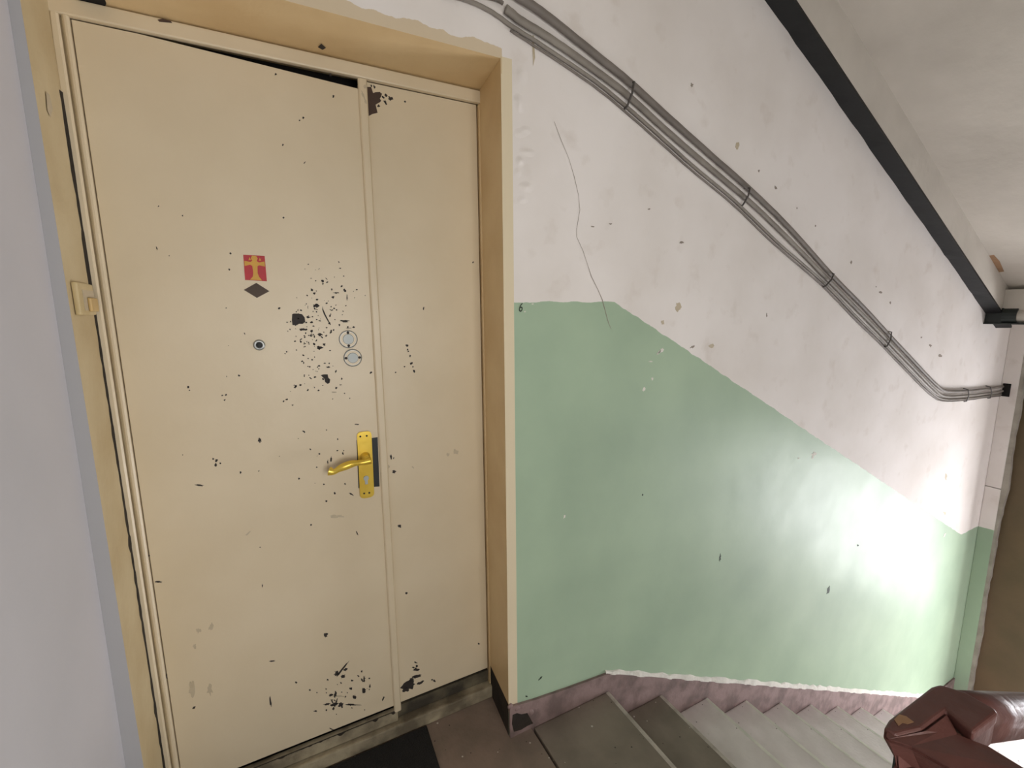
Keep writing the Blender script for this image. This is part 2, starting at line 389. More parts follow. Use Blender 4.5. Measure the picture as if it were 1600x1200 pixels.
obj('beam_web', tube([(3.60, -.084, ZS+.05), (3.60, -.11, ZS+.05), (3.60, -.15, ZS+.05)], .050, seg=16), 'pitch', lb)
obj('beam_end', B((3.575, 3.76, -.084, -.0006, ZS+.004, ZS+.10), bev=.003), 'pitch', lb)
obj('plaster_sleeve', tube([(3.60, -.1505, ZS+.05), (3.60, -.18, ZS+.05), (3.60, YB, ZS+.05)], .040, seg=16), 'soffit', lb)
# bare brown patch on the soffit
def soffit_pt(x, y):
    d = ray(x, y); n = Vector((.5055, 0, 1)); p0 = Vector((1.4, 0, zline(1.4)+.215)); t = (p0-CAM).dot(n)/d.dot(n); return CAM + d*t
ch = [soffit_pt(x, y) + Vector((0, 0, -.0008)) for x, y in ((1542, 400), (1553, 398), (1562, 408), (1569, 424), (1557, 426), (1549, 416))]
obj('bare_patch', prism(ch, (0, 0, .0004)), 'wood', so)
obj('soffit_edge_line', prism([soffit_pt(x, y) + Vector((0, 0, -.001)) for x, y in ((1308, 28), (1312, 28), (1392, 160), (1390, 162))], (0, 0, .0004)), 'crack', so)

# skirting along landing and flight, with the white plaster line above it
def skz(x): return (.128 - (x-.02)*.114) if x < .442 else .080 - .4826*(x-.442)
XS1 = 3.62
bk = struct(empty('baseboard_back', (X0, 0, 0)), 'mauve-brown painted skirting following the landing and the steps')
poly = [(.0005, .128), (.10, .112), (.25, .096), (.34, .088), (.442, .080), (XS1, skz(XS1)), (XE-.002, skz(XS1)), (XE-.002, ZLOW-.02), (XS1-.2, ZLOW-.02)]
poly += [(X0+.1, -R*1.9), (.0005, -.155)]
obj('skirting', prism([(x, -.0006, z) for x, z in poly], (0, -.0095, 0)), 'skirt', bk)
bm = bmesh.new(); prev = None
for k in range(90):
    x = .436 + (XS1-.436)*k/89; z = skz(x); h = .017 + random.uniform(-.006, .007) + .010*(k/89); dpt = .008 + random.uniform(-.002, .004)
    ring = [bm.verts.new((x, -.0006, z-.002)), bm.verts.new((x, -.0006-dpt, z-.002)), bm.verts.new((x, -.0006-dpt*.6, z+h*.8)), bm.verts.new((x, -.0006, z+h))]
    if prev:
        for q in range(4): bm.faces.new((prev[q], prev[(q+1) % 4], ring[(q+1) % 4], ring[q]))
    else: bm.faces.new(ring)
    prev = ring
bm.faces.new(prev[::-1])
obj('plaster_line', bm, 'chalk', bk)
# broken foot of the jamb: dark hole and loose plaster
hole = [onY(x, y, -.0008) for x, y in ((799, 1114), (806, 1111), (813, 1113), (822, 1111), (826, 1118), (831, 1127), (822, 1131), (812, 1137), (801, 1140), (798, 1128))]
obj('broken_plaster_hole', prism(hole, (0, -.0100, 0)), 'grime_shade', bk)
for (x, y, r) in ((829, 1112, .014), (836, 1108, .010), (808, 1106, .012), (797, 1104, .010), (815, 1104, .009)):
    c = onY(x, y, -.006); b = bmesh.new(); bmesh.ops.create_icosphere(b, subdivisions=2, radius=r)
    for v in b.verts: v.co = Vector((v.co.x*random.uniform(.8, 1.3), v.co.y*.6, v.co.z*random.uniform(.8, 1.2))) + c
    obj('plaster_crumb', b, 'skirt', bk)

# ------------------------------------------------------------------ door
XD0, XM, XP = -.9925, -.3625, .0119                   # leaf left edge, meeting edge, fixed leaf right edge
ZH, ZB = 2.197, .115
trim1 = struct(empty('trim_1', ((XD0+XP)/2, D, 0)), 'cream painted wooden frame of the entrance door')
obj('frame_head', B((XAI+.002, XRI-.002, D-.012, D+.006, ZH, ZLI-.002), bev=.004), 'cream', trim1)
def wavy_strip(x0, x1, y0, y1, z0, z1, amp, seed, n=40):
    rnd = random.Random(seed); bm = bmesh.new(); prev = None
    for k in range(n+1):
        z = z0+(z1-z0)*k/n; j = rnd.uniform(-amp, amp)
        ring = [bm.verts.new((x0+j, y1, z)), bm.verts.new((x0+j, y0+.004, z)), bm.verts.new((x0+j+.004, y0, z)), bm.verts.new((x1-.004, y0, z)), bm.verts.new((x1, y0+.004, z)), bm.verts.new((x1, y1, z))]
        if prev:
            for q in range(6): bm.faces.new((prev[q], prev[(q+1) % 6], ring[(q+1) % 6], ring[q]))
        else: bm.faces.new(ring)
        prev = ring
    bm.faces.new(prev[::-1]); return bm
obj('frame_bead', wavy_strip(XAI+.004, XAI+.021, D-.014, D+.05, 0, ZH, .0012, 3), 'cream', trim1)
obj('frame_bead', wavy_strip(XAI+.025, XD0-.002, D-.010, D+.05, 0, ZH, .0005, 4), 'cream', trim1)
obj('frame_rebate', B((XAI+.018, XAI+.028, D+.004, D+.05, 0, ZH)), 'cream_old', trim1)
obj('frame_jamb', B((XP+.004, XRI-.002, D-.006, D+.05, .0, ZH), bev=.003), 'tan', trim1)
# irregular dark crack between the frame and the plaster of the left reveal
bm = bmesh.new(); prev = None; rnd = random.Random(11)
for k in range(81):
    z = .02+(2.03-.02)*k/80; yy = D-.016
    wid = .0022+abs(rnd.gauss(0, .0026)) + (.005 if 1.60 < z < 1.72 else 0) + (.003 if 1.82 < z < 2.0 else 0)
    xw = XA+(XAI-XA)*(yy/(D+.1))
    a = bm.verts.new((xw+.0006, yy-wid*2.2, z)); b = bm.verts.new((xw+.004, yy+.010, z))
    if prev: bm.faces.new((prev[0], prev[1], b, a))
    prev = (a, b)
obj('plaster_crack', bm, 'grime_shade', trim1)

sill = struct(empty('trim_2', ((XD0+XP)/2, D, 0)), 'worn and chipped wooden threshold under the entrance door')
obj('threshold_board', B((XAI+.004, XRI-.004, D-.022, D+.06, 0, .050), bev=.006), 'sill', sill)
obj('threshold_board', B((XAI+.02, XM+.012, D-.006, D+.012, .053, .100), bev=.004), 'sill', sill)
obj('threshold_recess', B((XM+.013, XRI-.004, D+.010, D+.022, .053, .099), bev=.003), 'sill_dark', sill)
bm = bmesh.new(); rnd = random.Random(5); prev = None   # grime lodged along the joint
ph_ = [rnd.uniform(0, 6.28) for _ in range(6)]
for k in range(240):
    x = XD0+.005+(XM-XD0)*k/239; u = k/239
    h = .003+.006*u*max(0, math.sin(u*41+ph_[0])+math.sin(u*67+ph_[1])+.6*math.sin(u*131+ph_[2])-.4)+rnd.uniform(0, .0012)
    a = bm.verts.new((x, D-.0068, .0995)); b = bm.verts.new((x, D-.0068, .0995-h))
    if prev: bm.faces.new((prev[0], prev[1], b, a))
    prev = (a, b)
obj('threshold_grime', bm, 'grime_shade', sill)

leaf = struct(empty('door_1', ((XD0+XM)/2, D, ZB)), 'chipped cream painted main door leaf with a brass handle and two lock escutcheons')
pan = [(XD0, D, ZB), (XM, D, ZB), (XM, D, ZH-.026), (XD0+.12, D, ZH-.003), (XD0, D, ZH-.002)]
panel = obj('door_panel', prism(pan, (0, .045, 0), bev=.002), 'cream', leaf)
side = struct(empty('door_2', ((XM+XP)/2, D, ZB)), 'narrow cream painted fixed door leaf beside the main leaf')
sp_ = obj('door_panel', B((XM+.004, XP, D+.004, D+.045, ZB, ZH-.001), bev=.002), 'cream', side)
mull = obj('cover_strip', wavy_strip(XM-.001, XM+.024, D-.010, D+.003, ZB-.02, ZH-.001, .0006, 9), 'cream', side)

# peeled paint: every chip is a thin fleck on the face of its leaf
class Flecks:
    def __init__(s): s.bm = bmesh.new(); s.n = 0
def fleck_poly(px, Y, bm):
    prism([onY(x, y, Y-.0002) for x, y in px], (0, -.0005, 0), bm)
def blob(cx, cy, w, h, rnd, rot=0, n=10, jag=.6):
    w *= 1.3; h *= 1.3
    out = []
    for k in range(n):
        a = 2*math.pi*k/n; q = 1 - rnd.random()*jag
        x, y = math.cos(a)*w/2*q, math.sin(a)*h/2*q
        out.append((cx + x*math.cos(rot)-y*math.sin(rot), cy + x*math.sin(rot)+y*math.cos(rot)))
    return out
def paint_flecks(items, Y, parent, mbig='chip', msmall='chip', seed=1):
    rnd = random.Random(seed); small = bmesh.new(); cnt = 0
    for it in items:
        cx, cy, w, h = it[:4]; rot = math.radians(it[4]) if len(it) > 4 else 0
        p = blob(cx, cy, w, h, rnd, rot, 8 if max(w, h) < 6 else 14)
        if max(w, h) >= 10 and min(w, h) >= 4:
            b = bmesh.new(); fleck_poly(p, Y, b); obj('paint_chip', b, mbig, parent)
        else: fleck_poly(p, Y, small); cnt += 1
    if cnt:
        o = obj('paint_specks', small, msmall, parent); o['kind'] = 'stuff'
    else: small.free()
def cA(l):   # from the enlarged crop around the locks
    s = 5.217; return [(420+t[0]/s, 400+t[1]/s, t[2]/s, t[3]/s, *(t[4:5])) for t in l]
main = cA([(320, 500, 34, 16), (305, 540, 22, 14), (385, 405, 48, 34), (350, 275, 20, 30), (372, 305, 22, 24), (395, 355, 26, 16), (270, 600, 46, 24), (350, 615, 22, 22), (412, 640, 40, 34, 30),
    (450, 720, 28, 20), (412, 745, 62, 24), (367, 718, 22, 24), (372, 655, 14, 26), (505, 620, 16, 32, 15), (376, 988, 20, 16), (340, 995, 26, 10, 30), (548, 940, 14, 24, 20),
    (550, 1075, 16, 20), (595, 1000, 14, 24), (585, 1050, 20, 10), (617, 530, 86, 18), (575, 560, 14, 20), (690, 580, 24, 14), (650, 588, 60, 6), (595, 248, 18, 18), (618, 280, 30, 26), (550, 300, 54, 10),
    (638, 340, 8, 56), (525, 335, 26, 20), (470, 385, 18, 12), (500, 490, 14, 14), (520, 440, 18, 10), (86, 425, 26, 18), (146, 780, 12, 14), (150, 540, 14, 8), (238, 440, 10, 16), (440, 205, 26, 22), (470, 185, 26, 8, 40),
    (580, 100, 22, 12), (630, 405, 14, 12), (605, 450, 12, 12), (835, 950, 26, 16, -30), (872, 905, 10, 18), (350, 540, 30, 14), (362, 572, 20, 10), (262, 680, 26, 10, -40), (290, 650, 16, 10), (295, 715, 26, 10, -20), (345, 640, 12, 18),
    (320, 900, 14, 10), (440, 1055, 14, 8), (500, 770, 18, 10), (410, 895, 26, 12), (485, 905, 34, 12), (455, 875, 22, 10), (222, 1064, 14, 8), (618, 1120, 12, 8), (150, 1168, 14, 8), (530, 1110, 40, 4), (290, 980, 10, 16), (520, 1165, 10, 8),
    (318, 420, 6, 30), (430, 660, 12, 10), (700, 340, 8, 8), (785, 322, 8, 8), (660, 1160, 8, 10), (505, 440, 26, 8, 30), (345, 182, 18, 6), (410, 105, 18, 6, -40)])
main += [(406, 688, 6, 8), (338, 720, 5, 6), (337, 726, 4, 5), (333, 717, 3, 3), (344, 724, 3, 3), (376, 738, 4, 4), (312, 758, 13, 2.6, 5), (294, 605, 4, 4), (296, 610, 3, 2), (353, 617, 4, 4), (347, 618, 5, 2, -25), (351, 625, 3, 3), (230, 869, 8, 5, -20), (224, 843, 3, 3),
    (248, 909, 10, 2.6), (410, 915, 2, 6), (509, 992, 6, 8, 20), (425, 1033, 10, 2.4, -8), (463, 1066, 4, 3), (423, 1097, 3.4, 17, -8), (484, 1078, 3, 3), (260, 1057, 3, 9, -10), (303, 1106, 6, 3, -40), (245, 388, 2, 6, -25), (517, 718, 3, 9, 12), (512, 722, 2, 8), (485, 702, 3, 3), (536, 709, 3, 5), (527, 704, 3, 3),
    (537, 704, 2, 3), (510, 783, 3, 3), (523, 771, 4, 4), (506, 757, 3, 3), (549, 772, 9, 2.4, 30), (556, 771, 5, 5), (486, 820, 3, 3), (557, 663, 8, 2), (558, 833, 2, 8, -20), (467, 748, 3, 3), (448, 624, 5, 3, -30), (443, 627, 3, 3), (457, 633, 3, 2), (462, 604, 4, 4), (431, 116, 4, 4), (516, 117, 4, 5), (521, 151, 4, 4), (474, 184, 4, 3), (468, 188, 3, 3), (442, 226, 3, 4), (476, 254, 6, 1.6, -45), (443, 340, 3, 3), (360, 396, 3, 4), (358, 421, 3, 3), (285, 337, 3, 3),
    (534, 1047, 2.6, 36, 38), (540, 1046, 7, 5, -30), (536, 1057, 8, 6, -40), (526, 1052, 9, 6, -40), (524, 1085, 4, 11, 10), (517, 1086, 7, 4, -30), (522, 1101, 13, 7), (533, 1101, 7, 9), (548, 1101, 30, 2.4, 3), (511, 1100, 12, 3, -10), (519, 1096, 2, 9, -25), (526, 1095, 2, 8, 20), (521, 1107, 3, 6),
    (554, 1089, 5, 6), (548, 1076, 5, 5), (569, 1079, 6, 9), (569, 1061, 3, 11), (566, 1063, 3, 6, -30), (578, 1072, 3, 6, 15), (599, 1091, 3, 7, 20), (518, 1139, 9, 2, 30), (550, 1063, 4, 3), (565, 1049, 3, 3), (512, 1062, 4, 3), (533, 1067, 3, 3), (577, 1060, 3, 2), (493, 1111, 6, 2)]
rs = random.Random(77)
for cx, cy, sx, sy, n in ((492, 505, 20, 30, 46), (478, 540, 16, 22, 30), (512, 470, 22, 20, 26), (495, 590, 22, 14, 22), (545, 1072, 26, 20, 16), (522, 1095, 14, 10, 10), (495, 740, 26, 26, 10), (400, 650, 90, 160, 14)):
    for _ in range(n):
        sz = rs.uniform(1.0, 2.8); main.append((rs.gauss(cx, sx), rs.gauss(cy, sy), sz*rs.uniform(.8, 1.8), sz, rs.uniform(0, 180)))
main = [m_ for m_ in main if m_[0] < 585-(0 if m_[1] > 900 else 0) and not (525 < m_[0] < 568 and 514 < m_[1] < 576) and not (552 < m_[0] < 596 and 668 < m_[1] < 782)] + [(599, 1091, 3, 7, 20)]
paint_flecks(main, D, panel, seed=21)
for poly, m in ((((456.5, 491), (459, 490), (466, 490), (472, 491), (476, 496), (477, 503), (473, 506), (467, 506), (464, 508), (457, 508), (456, 500)), 'chip'),
                (((501, 586), (506, 585), (512, 585), (513, 590), (516, 593), (515, 598), (512, 600), (508, 597), (507, 592), (503, 588)), 'chip')):
    b = bmesh.new(); fleck_poly(poly, D, b); obj('paint_chip', b, m, panel)
b = bmesh.new()
sc_ = [(504, 478), (505, 483), (508, 490), (512, 498), (517, 507), (516, 508), (511, 500), (506, 491), (503.5, 484)]
fleck_poly(sc_, D, b); obj('scratch', b, 'chip', panel)
sm = [(330, 980, 8, 14), (304, 1010, 6, 7), (310, 985, 8, 10), (300, 1075, 9, 26), (328, 1078, 9, 16), (388, 833, 12, 3, -40), (530, 1088, 20, 3), (525, 807, 22, 5)]
paint_flecks(sm, D+.0001, panel, 'smudge', 'smudge', seed=5)
big = [(540+x/12, 100+y/12) for x, y in ((390, 430), (478, 432), (515, 545), (560, 530), (640, 525), (682, 560), (665, 615), (640, 650), (668, 690), (640, 720), (600, 740), (562, 765), (600, 915), (505, 938), (425, 980), (405, 700))]
DS = D+.004
b = bmesh.new(); fleck_poly(big, DS, b); obj('paint_chip', b, 'chip_brown', sp_)
side_l = [(603, 149, 4, 5), (610, 154, 8, 6, 20), (602, 160, 4, 9, -25), (599, 152, 3, 6, -40), (592, 166, 6, 4, 30), (585, 136, 3, 6, -30), (580, 134, 3, 4), (633, 159, 3, 3),
    (640, 1071, 24, 13, -15), (634, 1077, 12, 8, -20), (656, 1067, 16, 3.6, -25), (650, 1046, 10, 5), (651, 1041, 4, 4), (646, 1043, 4, 3), (653, 1056, 14, 4, -15), (648, 1058, 8, 4), (643, 1062, 10, 6, -30), (679, 1064, 4, 5), (675, 1062, 3, 2), (649, 1035, 6, 2, 20),
    (611, 714, 4, 8), (615, 716, 2, 4), (616, 737, 7, 4.6), (624, 822, 6, 4.6, 25), (636, 540, 5, 4), (637, 546, 3, 4), (638, 549, 2.5, 3), (641, 556, 3, 4), (643, 568, 5, 4, -20), (647, 580, 5, 5), (645, 573, 2, 3), (632, 573, 3, 2), (662, 482, 2, 5), (635, 927, 4, 3), (748, 1006, 4, 3), (739, 410, 3, 3), (618, 582, 2, 3)]
paint_flecks(side_l, DS, sp_, seed=31)
paint_flecks([(700, 710, 6, 5), (712, 706, 10, 8), (645, 730, 5, 2, 40), (606, 730, 6, 8)], DS+.0001, sp_, 'smudge', 'smudge', seed=6)
ms = [(571, 135, 7, 6), (567, 148, 3, 14, -20), (571, 158, 3, 12, -20), (574, 118, 4, 9)]
paint_flecks(ms, D-.010, mull, 'smudge', 'smudge', seed=8)

# peephole, lock escutcheons, handle
pc = onY(405, 539, D); ph = obj('peephole', disc((pc.x, D-.0005, pc.z), [(.0155, 0), (.0155, -.003), (.013, -.006), (.009, -.007), (.008, -.004)]), 'steel', leaf, True)
obj('peephole_lens', disc((pc.x, D-.0046, pc.z), [(.0078, 0), (.0070, -.0014), (.003, -.002)]), 'black', ph)
for (x, y, a0) in ((544, 530, 90), (551, 559, 0)):
    c = onY(x, y, D)
    ro = obj('lock_escutcheon', disc((c.x, D-.0004, c.z), [(.0275, 0), (.0275, -.003), (.0255, -.0045), (.0240, -.003)], 32), 'steel', leaf)
    obj('escutcheon_face', disc((c.x, D-.0030, c.z), [(.0235, 0), (.0235, -.0008), (.018, -.001)], 32), 'cream', ro)
    obj('lock_cover', disc((c.x, D-.0038, c.z), [(.0160, 0), (.0160, -.0018), (.0148, -.0025)], 28), 'zinc', ro)
    for s in (-1, 1):
        q = (c.x + s*.0200*math.cos(math.radians(a0)), D-.0038, c.z + s*.0200*math.sin(math.radians(a0)))
        obj('screw', disc(q, [(.0042, 0), (.0036, -.0012)], 10), 'chip', ro)
slot = [onY(x, y, D-.0003) for x, y in ((577, 685), (590, 683), (593, 760), (581, 761))]
obj('mortise_slot', prism(slot, (0, -.0006, 0)), 'blackpl', leaf)
obj('handle_plate_shadow', prism([onY(x, y, D-.0003) for x, y in ((557, 688), (559, 687), (562, 762), (560, 763))], (0, -.0006, 0)), 'blackpl', leaf)  # shadow line left of the handle plate, painted as a black strip
def plate_outline(pxa, pxb, half, Y):
    a, b = onY(*pxa, Y), onY(*pxb, Y); ax = (b-a).normalized(); sx = Vector((ax.z, 0, -ax.x)); r = half*.55; out = []
    for c, s1, s2, st_ in ((b, 1, 1, 0), (b, -1, 1, 1), (a, -1, -1, 0), (a, 1, -1, 1)):
        for k in range(7):
            t = math.pi/2*(k/6 if not st_ else 1-k/6)
            out.append(c - ax*s2*r + sx*s1*(half-r+r*math.cos(t)) + ax*s2*r*math.sin(t))
    return out
a, b_ = (573.5, 777), (568.5, 674)
po = plate_outline(a, b_, .0225, D-.0012)
hp = empty('handle', onY(571, 725, D)-leaf.location); hp.parent = leaf
bm = prism(po, (0, -.006, 0)); bmesh.ops.bevel(bm, geom=[e for e in bm.edges if abs(e.verts[0].co.y-e.verts[1].co.y) < 1e-6 and e.verts[0].co.y < D-.004], offset=.002, segments=2, affect='EDGES')
obj('handle_plate', bm, 'brass', hp)
hc = onY(570, 712, D)
obj('handle_hub', disc((hc.x, D-.007, hc.z), [(.015, 0), (.014, -.008), (.011, -.012), (.010, -.030), (.012, -.040)], 20), 'brass', hp, True)
pth = smooth_path([Vector((hc.x+.010, D-.046, hc.z-.004)), Vector((hc.x-.015, D-.048, hc.z-.006)), Vector((hc.x-.045, D-.050, hc.z-.004)), Vector((hc.x-.080, D-.050, hc.z-.012)), Vector((hc.x-.100, D-.046, hc.z-.022)), Vector((hc.x-.113, D-.040, hc.z-.020))], 5)
obj('lever', tube(pth, lambda t: .0085 + .0045*math.cos(t*2*math.pi)**2*(.6+.6*t), seg=12), 'brass', hp, True)
for (x, y) in ((563, 682), (573, 681), (569, 771), (577, 770)):
    c = onY(x, y, D-.0072); obj('screw', disc((c.x, c.y-.0002, c.z), [(.0032, 0), (.0026, -.001)], 10), 'chip', hp)
kc = onY(572, 747, D-.0072)
kh = [kc + Vector((math.cos(t)*.0085, 0, math.sin(t)*.0085)) for t in [math.radians(g) for g in range(-60, 241, 20)]] + [kc + Vector((-.0045, 0, -.020)), kc + Vector((.0045, 0, -.020))]
obj('keyhole_cylinder', prism([p+Vector((0, -.0002, 0)) for p in kh], (0, -.003, 0)), 'zinc', hp)

# ------------------------------------------------------------------ things on the door and the walls
e = [onY(x, y, D-.0002) for x, y in ((380, 398), (413.5, 400), (417, 439.5), (383, 437.5))]
stk = tag(empty('sticker', (e[3]+e[2])/2), 'red rectangular sticker with a gold cross stuck on the door leaf', 'sticker')
obj('red_ground', prism(e, (0, -.0006, 0)), 'red', stk)
def bil(u, v): return e[0]*(1-u)*(1-v) + e[1]*u*(1-v) + e[2]*u*v + e[3]*(1-u)*v
cr = [(.40, 0.02), (.60, .02), (.66, .12), (.60, .22), (.70, .27), (.97, .22), (.97, .42), (.70, .38), (.62, .42), (.60, .70), (.66, .85), (.78, .98), (.22, .98), (.36, .85), (.40, .70), (.38, .42), (.28, .38), (.03, .44), (.03, .24), (.30, .27), (.40, .22), (.34, .12)]
obj('gold_cross', prism([bil(u, v)+Vector((0, -.0007, 0)) for u, v in cr], (0, -.0004, 0)), 'gold', stk)
for u in (.28, .76):
    obj('gold_spot', prism([bil(u+dx, v)+Vector((0, -.0007, 0)) for dx, v in ((-.05, .20), (0, .08), (.06, .19))], (0, -.0004, 0)), 'gold', stk)
dm = obj('diamond_sticker', prism([onY(x, y, D-.0002) for x, y in ((381, 453), (400.5, 442), (421, 455), (401.5, 465.5))], (0, -.0006, 0)), 'diamond')
tag(dm, 'plain dark brown diamond-shaped sticker under the red sticker on the door', 'sticker')

# doorbell switch on the left reveal
zb0, zb1 = onX(118, 492, XA-.005).z, onX(112, 440, XA-.005).z
def xrev(y): return XA + (XAI-XA)*(y/(D+.1))
yb0, yb1 = .035, .165
bell = tag(empty('doorbell_switch', (xrev(.1), .1, zb0)), 'old ivory plastic doorbell switch on the cream door reveal', 'doorbell')
def revbox(y0, y1, z0, z1, t0, t1, bev=.002):
    bm = bmesh.new()
    pts = [(xrev(y0)+t0, y0, z0), (xrev(y1)+t0, y1, z0), (xrev(y1)+t0, y1, z1), (xrev(y0)+t0, y0, z1)]
    return prism(pts, (t1-t0, 0, 0), bm, bev)
obj('switch_body', revbox(.028, .150, 1.527, 1.598, .0008, .012, .004), 'bell', bell)
obj('switch_rocker', revbox(.085, .143, 1.535, 1.566, .012, .019, .003), 'bell2', bell)
obj('switch_recess', revbox(.055, .145, 1.567, 1.583, .0121, .0128, 0), 'smudge', bell)
obj('switch_recess', revbox(.055, .082, 1.537, 1.567, .0121, .0128, 0), 'smudge', bell)

# dark gouge where the lintel plaster has fallen away by the frame head
g = [onZ(x, y, ZL-.005) for x, y in ((112, -16), (158, -16), (166, 6), (162, 15), (152, 19), (140, 17), (124, 8))]
obj('lintel_gouge', prism(g, (0, 0, .004)), 'dark', wall_back)
for px, m in (([(246, 31), (254, 29), (267, 33), (269, 36), (258, 35), (249, 34)], 'chip_brown'), ):
    obj('frame_nick', prism([onY(x, y, D-.0122) for x, y in px], (0, -.0005, 0)), m, trim1)
obj('soffit_nick', prism([onZ(x, y, ZL-.004) for x, y in ((497, 74), (502, 69), (509, 75), (504, 78))], (0, 0, .001)), 'chip', wall_back)
obj('reveal_nick', prism([onX(x, y, XA+.0004-.002) for x, y in ((72, 143), (77, 148), (82, 170), (79, 183), (74, 172))], (.0006, 0, 0)), 'smudge', wall_back)

# marks of the stair wall: crack, number, plaster lumps, dents
cr = [(866, 190), (876, 217), (889, 248), (897, 275), (904, 305), (906, 328), (901, 358), (901, 370), (911, 392), (917, 410), (924, 432), (934, 452), (941, 468), (946, 487), (951, 505), (955, 514)]
bm = bmesh.new(); prev = None
for i, (x, y) in enumerate(cr):
    wv = .0006 + .0005*math.sin(i*1.7)**2 + (.0006 if 9 < i < 14 else 0)
    p = onY(x, y, -.0006); a = bm.verts.new((p.x-wv, p.y, p.z)); b = bm.verts.new((p.x+wv, p.y, p.z))
    if prev: bm.faces.new((prev[0], prev[1], b, a))
    prev = (a, b)
obj('plaster_crack', bm, 'crack', wall_back)
tx = bpy.data.curves.new('six', 'FONT'); tx.body = '6'; tx.size = .036; tx.extrude = .0003; tx.align_x = 'CENTER'; tx.align_y = 'CENTER'; tx.shear = .25
to = bpy.data.objects.new('six_tmp', tx); COL.objects.link(to); dg = bpy.context.evaluated_depsgraph_get()
me = bpy.data.meshes.new_from_object(to.evaluated_get(dg)); bpy.data.objects.remove(to)
me.materials.clear(); me.materials.append(MAT['ink'])
no = bpy.data.objects.new('painted_number', me); COL.objects.link(no); no.parent = wall_back
p6 = onY(813, 481, -.0012); no.location = p6; no.rotation_euler = (math.pi/2, 0, 0); no.scale = (.85, 1.1, 1)
no['label'] = 'hand-written number 6 on the green wainscot'
LUMPS = [(806, 155, .026, .018), (815, 118, .020, .03), (812, 165, .018, .022), (808, 208, .030, .014), (822, 203, .02, .012), (824, 238, .030, .012), (812, 252, .018, .014), (806, 270, .018, .016), (822, 292, .026, .014), (816, 312, .02, .014)]
bm = bmesh.new(); p0, p1 = onY(801, 330, 0), onY(846, 90, 0); nx, nz = 26, 110; grid = []; rnd = random.Random(4)
cs = [(onY(x, y, 0), a, b, rnd.uniform(.0025, .005)) for x, y, a, b in LUMPS]
for iz in range(nz+1):
    row = []
    for ix in range(nx+1):
        x = .037+(.125)*ix/nx; z = p0.z+(p1.z-p0.z)*iz/nz
        hgt = sum(k*math.exp(-((x-c.x)/a)**2*2.2-((z-c.z)/b)**2*2.2) for c, a, b, k in cs)
        e_ = min(1, ix/4, (nx-ix)/6, iz/8, (nz-iz)/8)
        row.append(bm.verts.new((x, .0004-(hgt+rnd.uniform(0, .0003))*max(0, e_), z)))
    grid.append(row)
for a, b in zip(grid, grid[1:]):
    for k in range(nx): bm.faces.new((a[k], a[k+1], b[k+1], b[k]))
obj('plaster_patch', bm, 'wall_door', wall_back, True)
obj('plaster_scar', prism([onY(x, y, -.0004) for x, y in ((831, 56), (834, 55), (836, 90), (833, 103))], (0, -.0005, 0)), 'smudge', wall_back)
dents = [(1152, 227, 7, 11), (1081, 133, 4, 6), (1186, 267, 3, 4), (1212, 293, 4, 6), (1376, 457, 5, 4), (1391, 473, 3, 4), (1330, 410, 3, 5), (1369, 448, 2, 2), (1454, 540, 5, 5), (1469, 556, 5, 5), (1440, 527, 3, 3), (1082, 542, 8, 4, -30), (926, 354, 6, 2.4), (954, 350, 6, 2.4), (1014, 327, 5, 3), (1065, 379, 7, 4), (1245, 325, 2, 3), (1274, 353, 2, 3), (1198, 492, 2, 6)]
paint_flecks(dents, 0, wall_back, 'smudge', 'crack', seed=12)
paint_flecks([(1060, 480, 9, 14), (1035, 503, 7, 7), (1112, 540, 9, 8), (1478, 745, 3, 10), (1476, 802, 4, 6)], .0001, wall_back, 'smudge', 'smudge', seed=13)
wht = [(1033, 548, 5, 11, 40), (1029, 551, 3, 9, 40), (1017, 565, 8, 2), (1019, 592, 3, 5), (1006, 608, 4, 7, 20), (882, 807, 2.6, 6, 15), (1272, 709, 8, 6, -40), (1270, 714, 3, 5, 15), (1248, 716, 3, 3), (1476, 836, 3, 8, 25), (820, 487, 3, 2), (832, 475, 4, 2)]
paint_flecks(wht, 0, wall_back, 'chalk', 'chalk', seed=14)
paint_flecks([(1125, 871, 3, 12, 5), (1294, 923, 4, 14, 15), (1004, 773, 3, 4), (1340, 852, 3, 3), (844, 1060, 9, 2, -50), (823, 1088, 4, 3)], 0, wall_back, 'ink', 'ink', seed=15)

# ------------------------------------------------------------------ cables clipped to the stair wall
def cable(name, px, r, off, m, label, flat=1.0):
    pts = smooth_path([onY(x, y, -off) for x, y in px], 5)
    j = random.Random(len(px)+3)
    pts = [p + Vector((0, 0, j.uniform(-.0006, .0006))) for p in pts]
    o = obj(name, tube(pts, r, seg=10, flat=flat), m, None, True); tag(o, label, 'cable', 'cables along the stair wall'); return o
A_ = [(796, -14), (815, -2), (845, 18), (880, 45), (935, 89), (983, 128), (1045, 184), (1110, 242), (1175, 299), (1235, 358), (1297, 427), (1350, 481), (1386, 520), (1430, 567), (1462, 600), (1479, 611), (1512, 611), (1540, 608), (1567, 604)]
B_ = [(790, 14), (801, 22), (812, 31), (845, 51), (880, 74), (930, 110), (980, 148), (1038, 201), (1104, 258), (1169, 313), (1230, 371), (1291, 434), (1345, 489), (1382, 527), (1426, 573), (1460, 608), (1477, 619), (1512, 618), (1540, 615), (1567, 611)]
C_ = [(690, -10), (720, -3), (748, 8), (775, 23), (800, 41), (850, 73), (920, 120), (965, 155), (1030, 212), (1080, 257), (1150, 316), (1215, 379), (1286, 441), (1340, 497), (1378, 534), (1420, 578), (1456, 614), (1476, 624), (1512, 623), (1540, 619), (1567, 616)]
D_ = [(735, -12), (760, -5), (778, 0), (786, 5)]
ca = cable('cable', A_, lambda t: .0135-.005*t, .016, 'cable', 'thick grey painted cable, topmost of the bundle on the stair wall', .8)
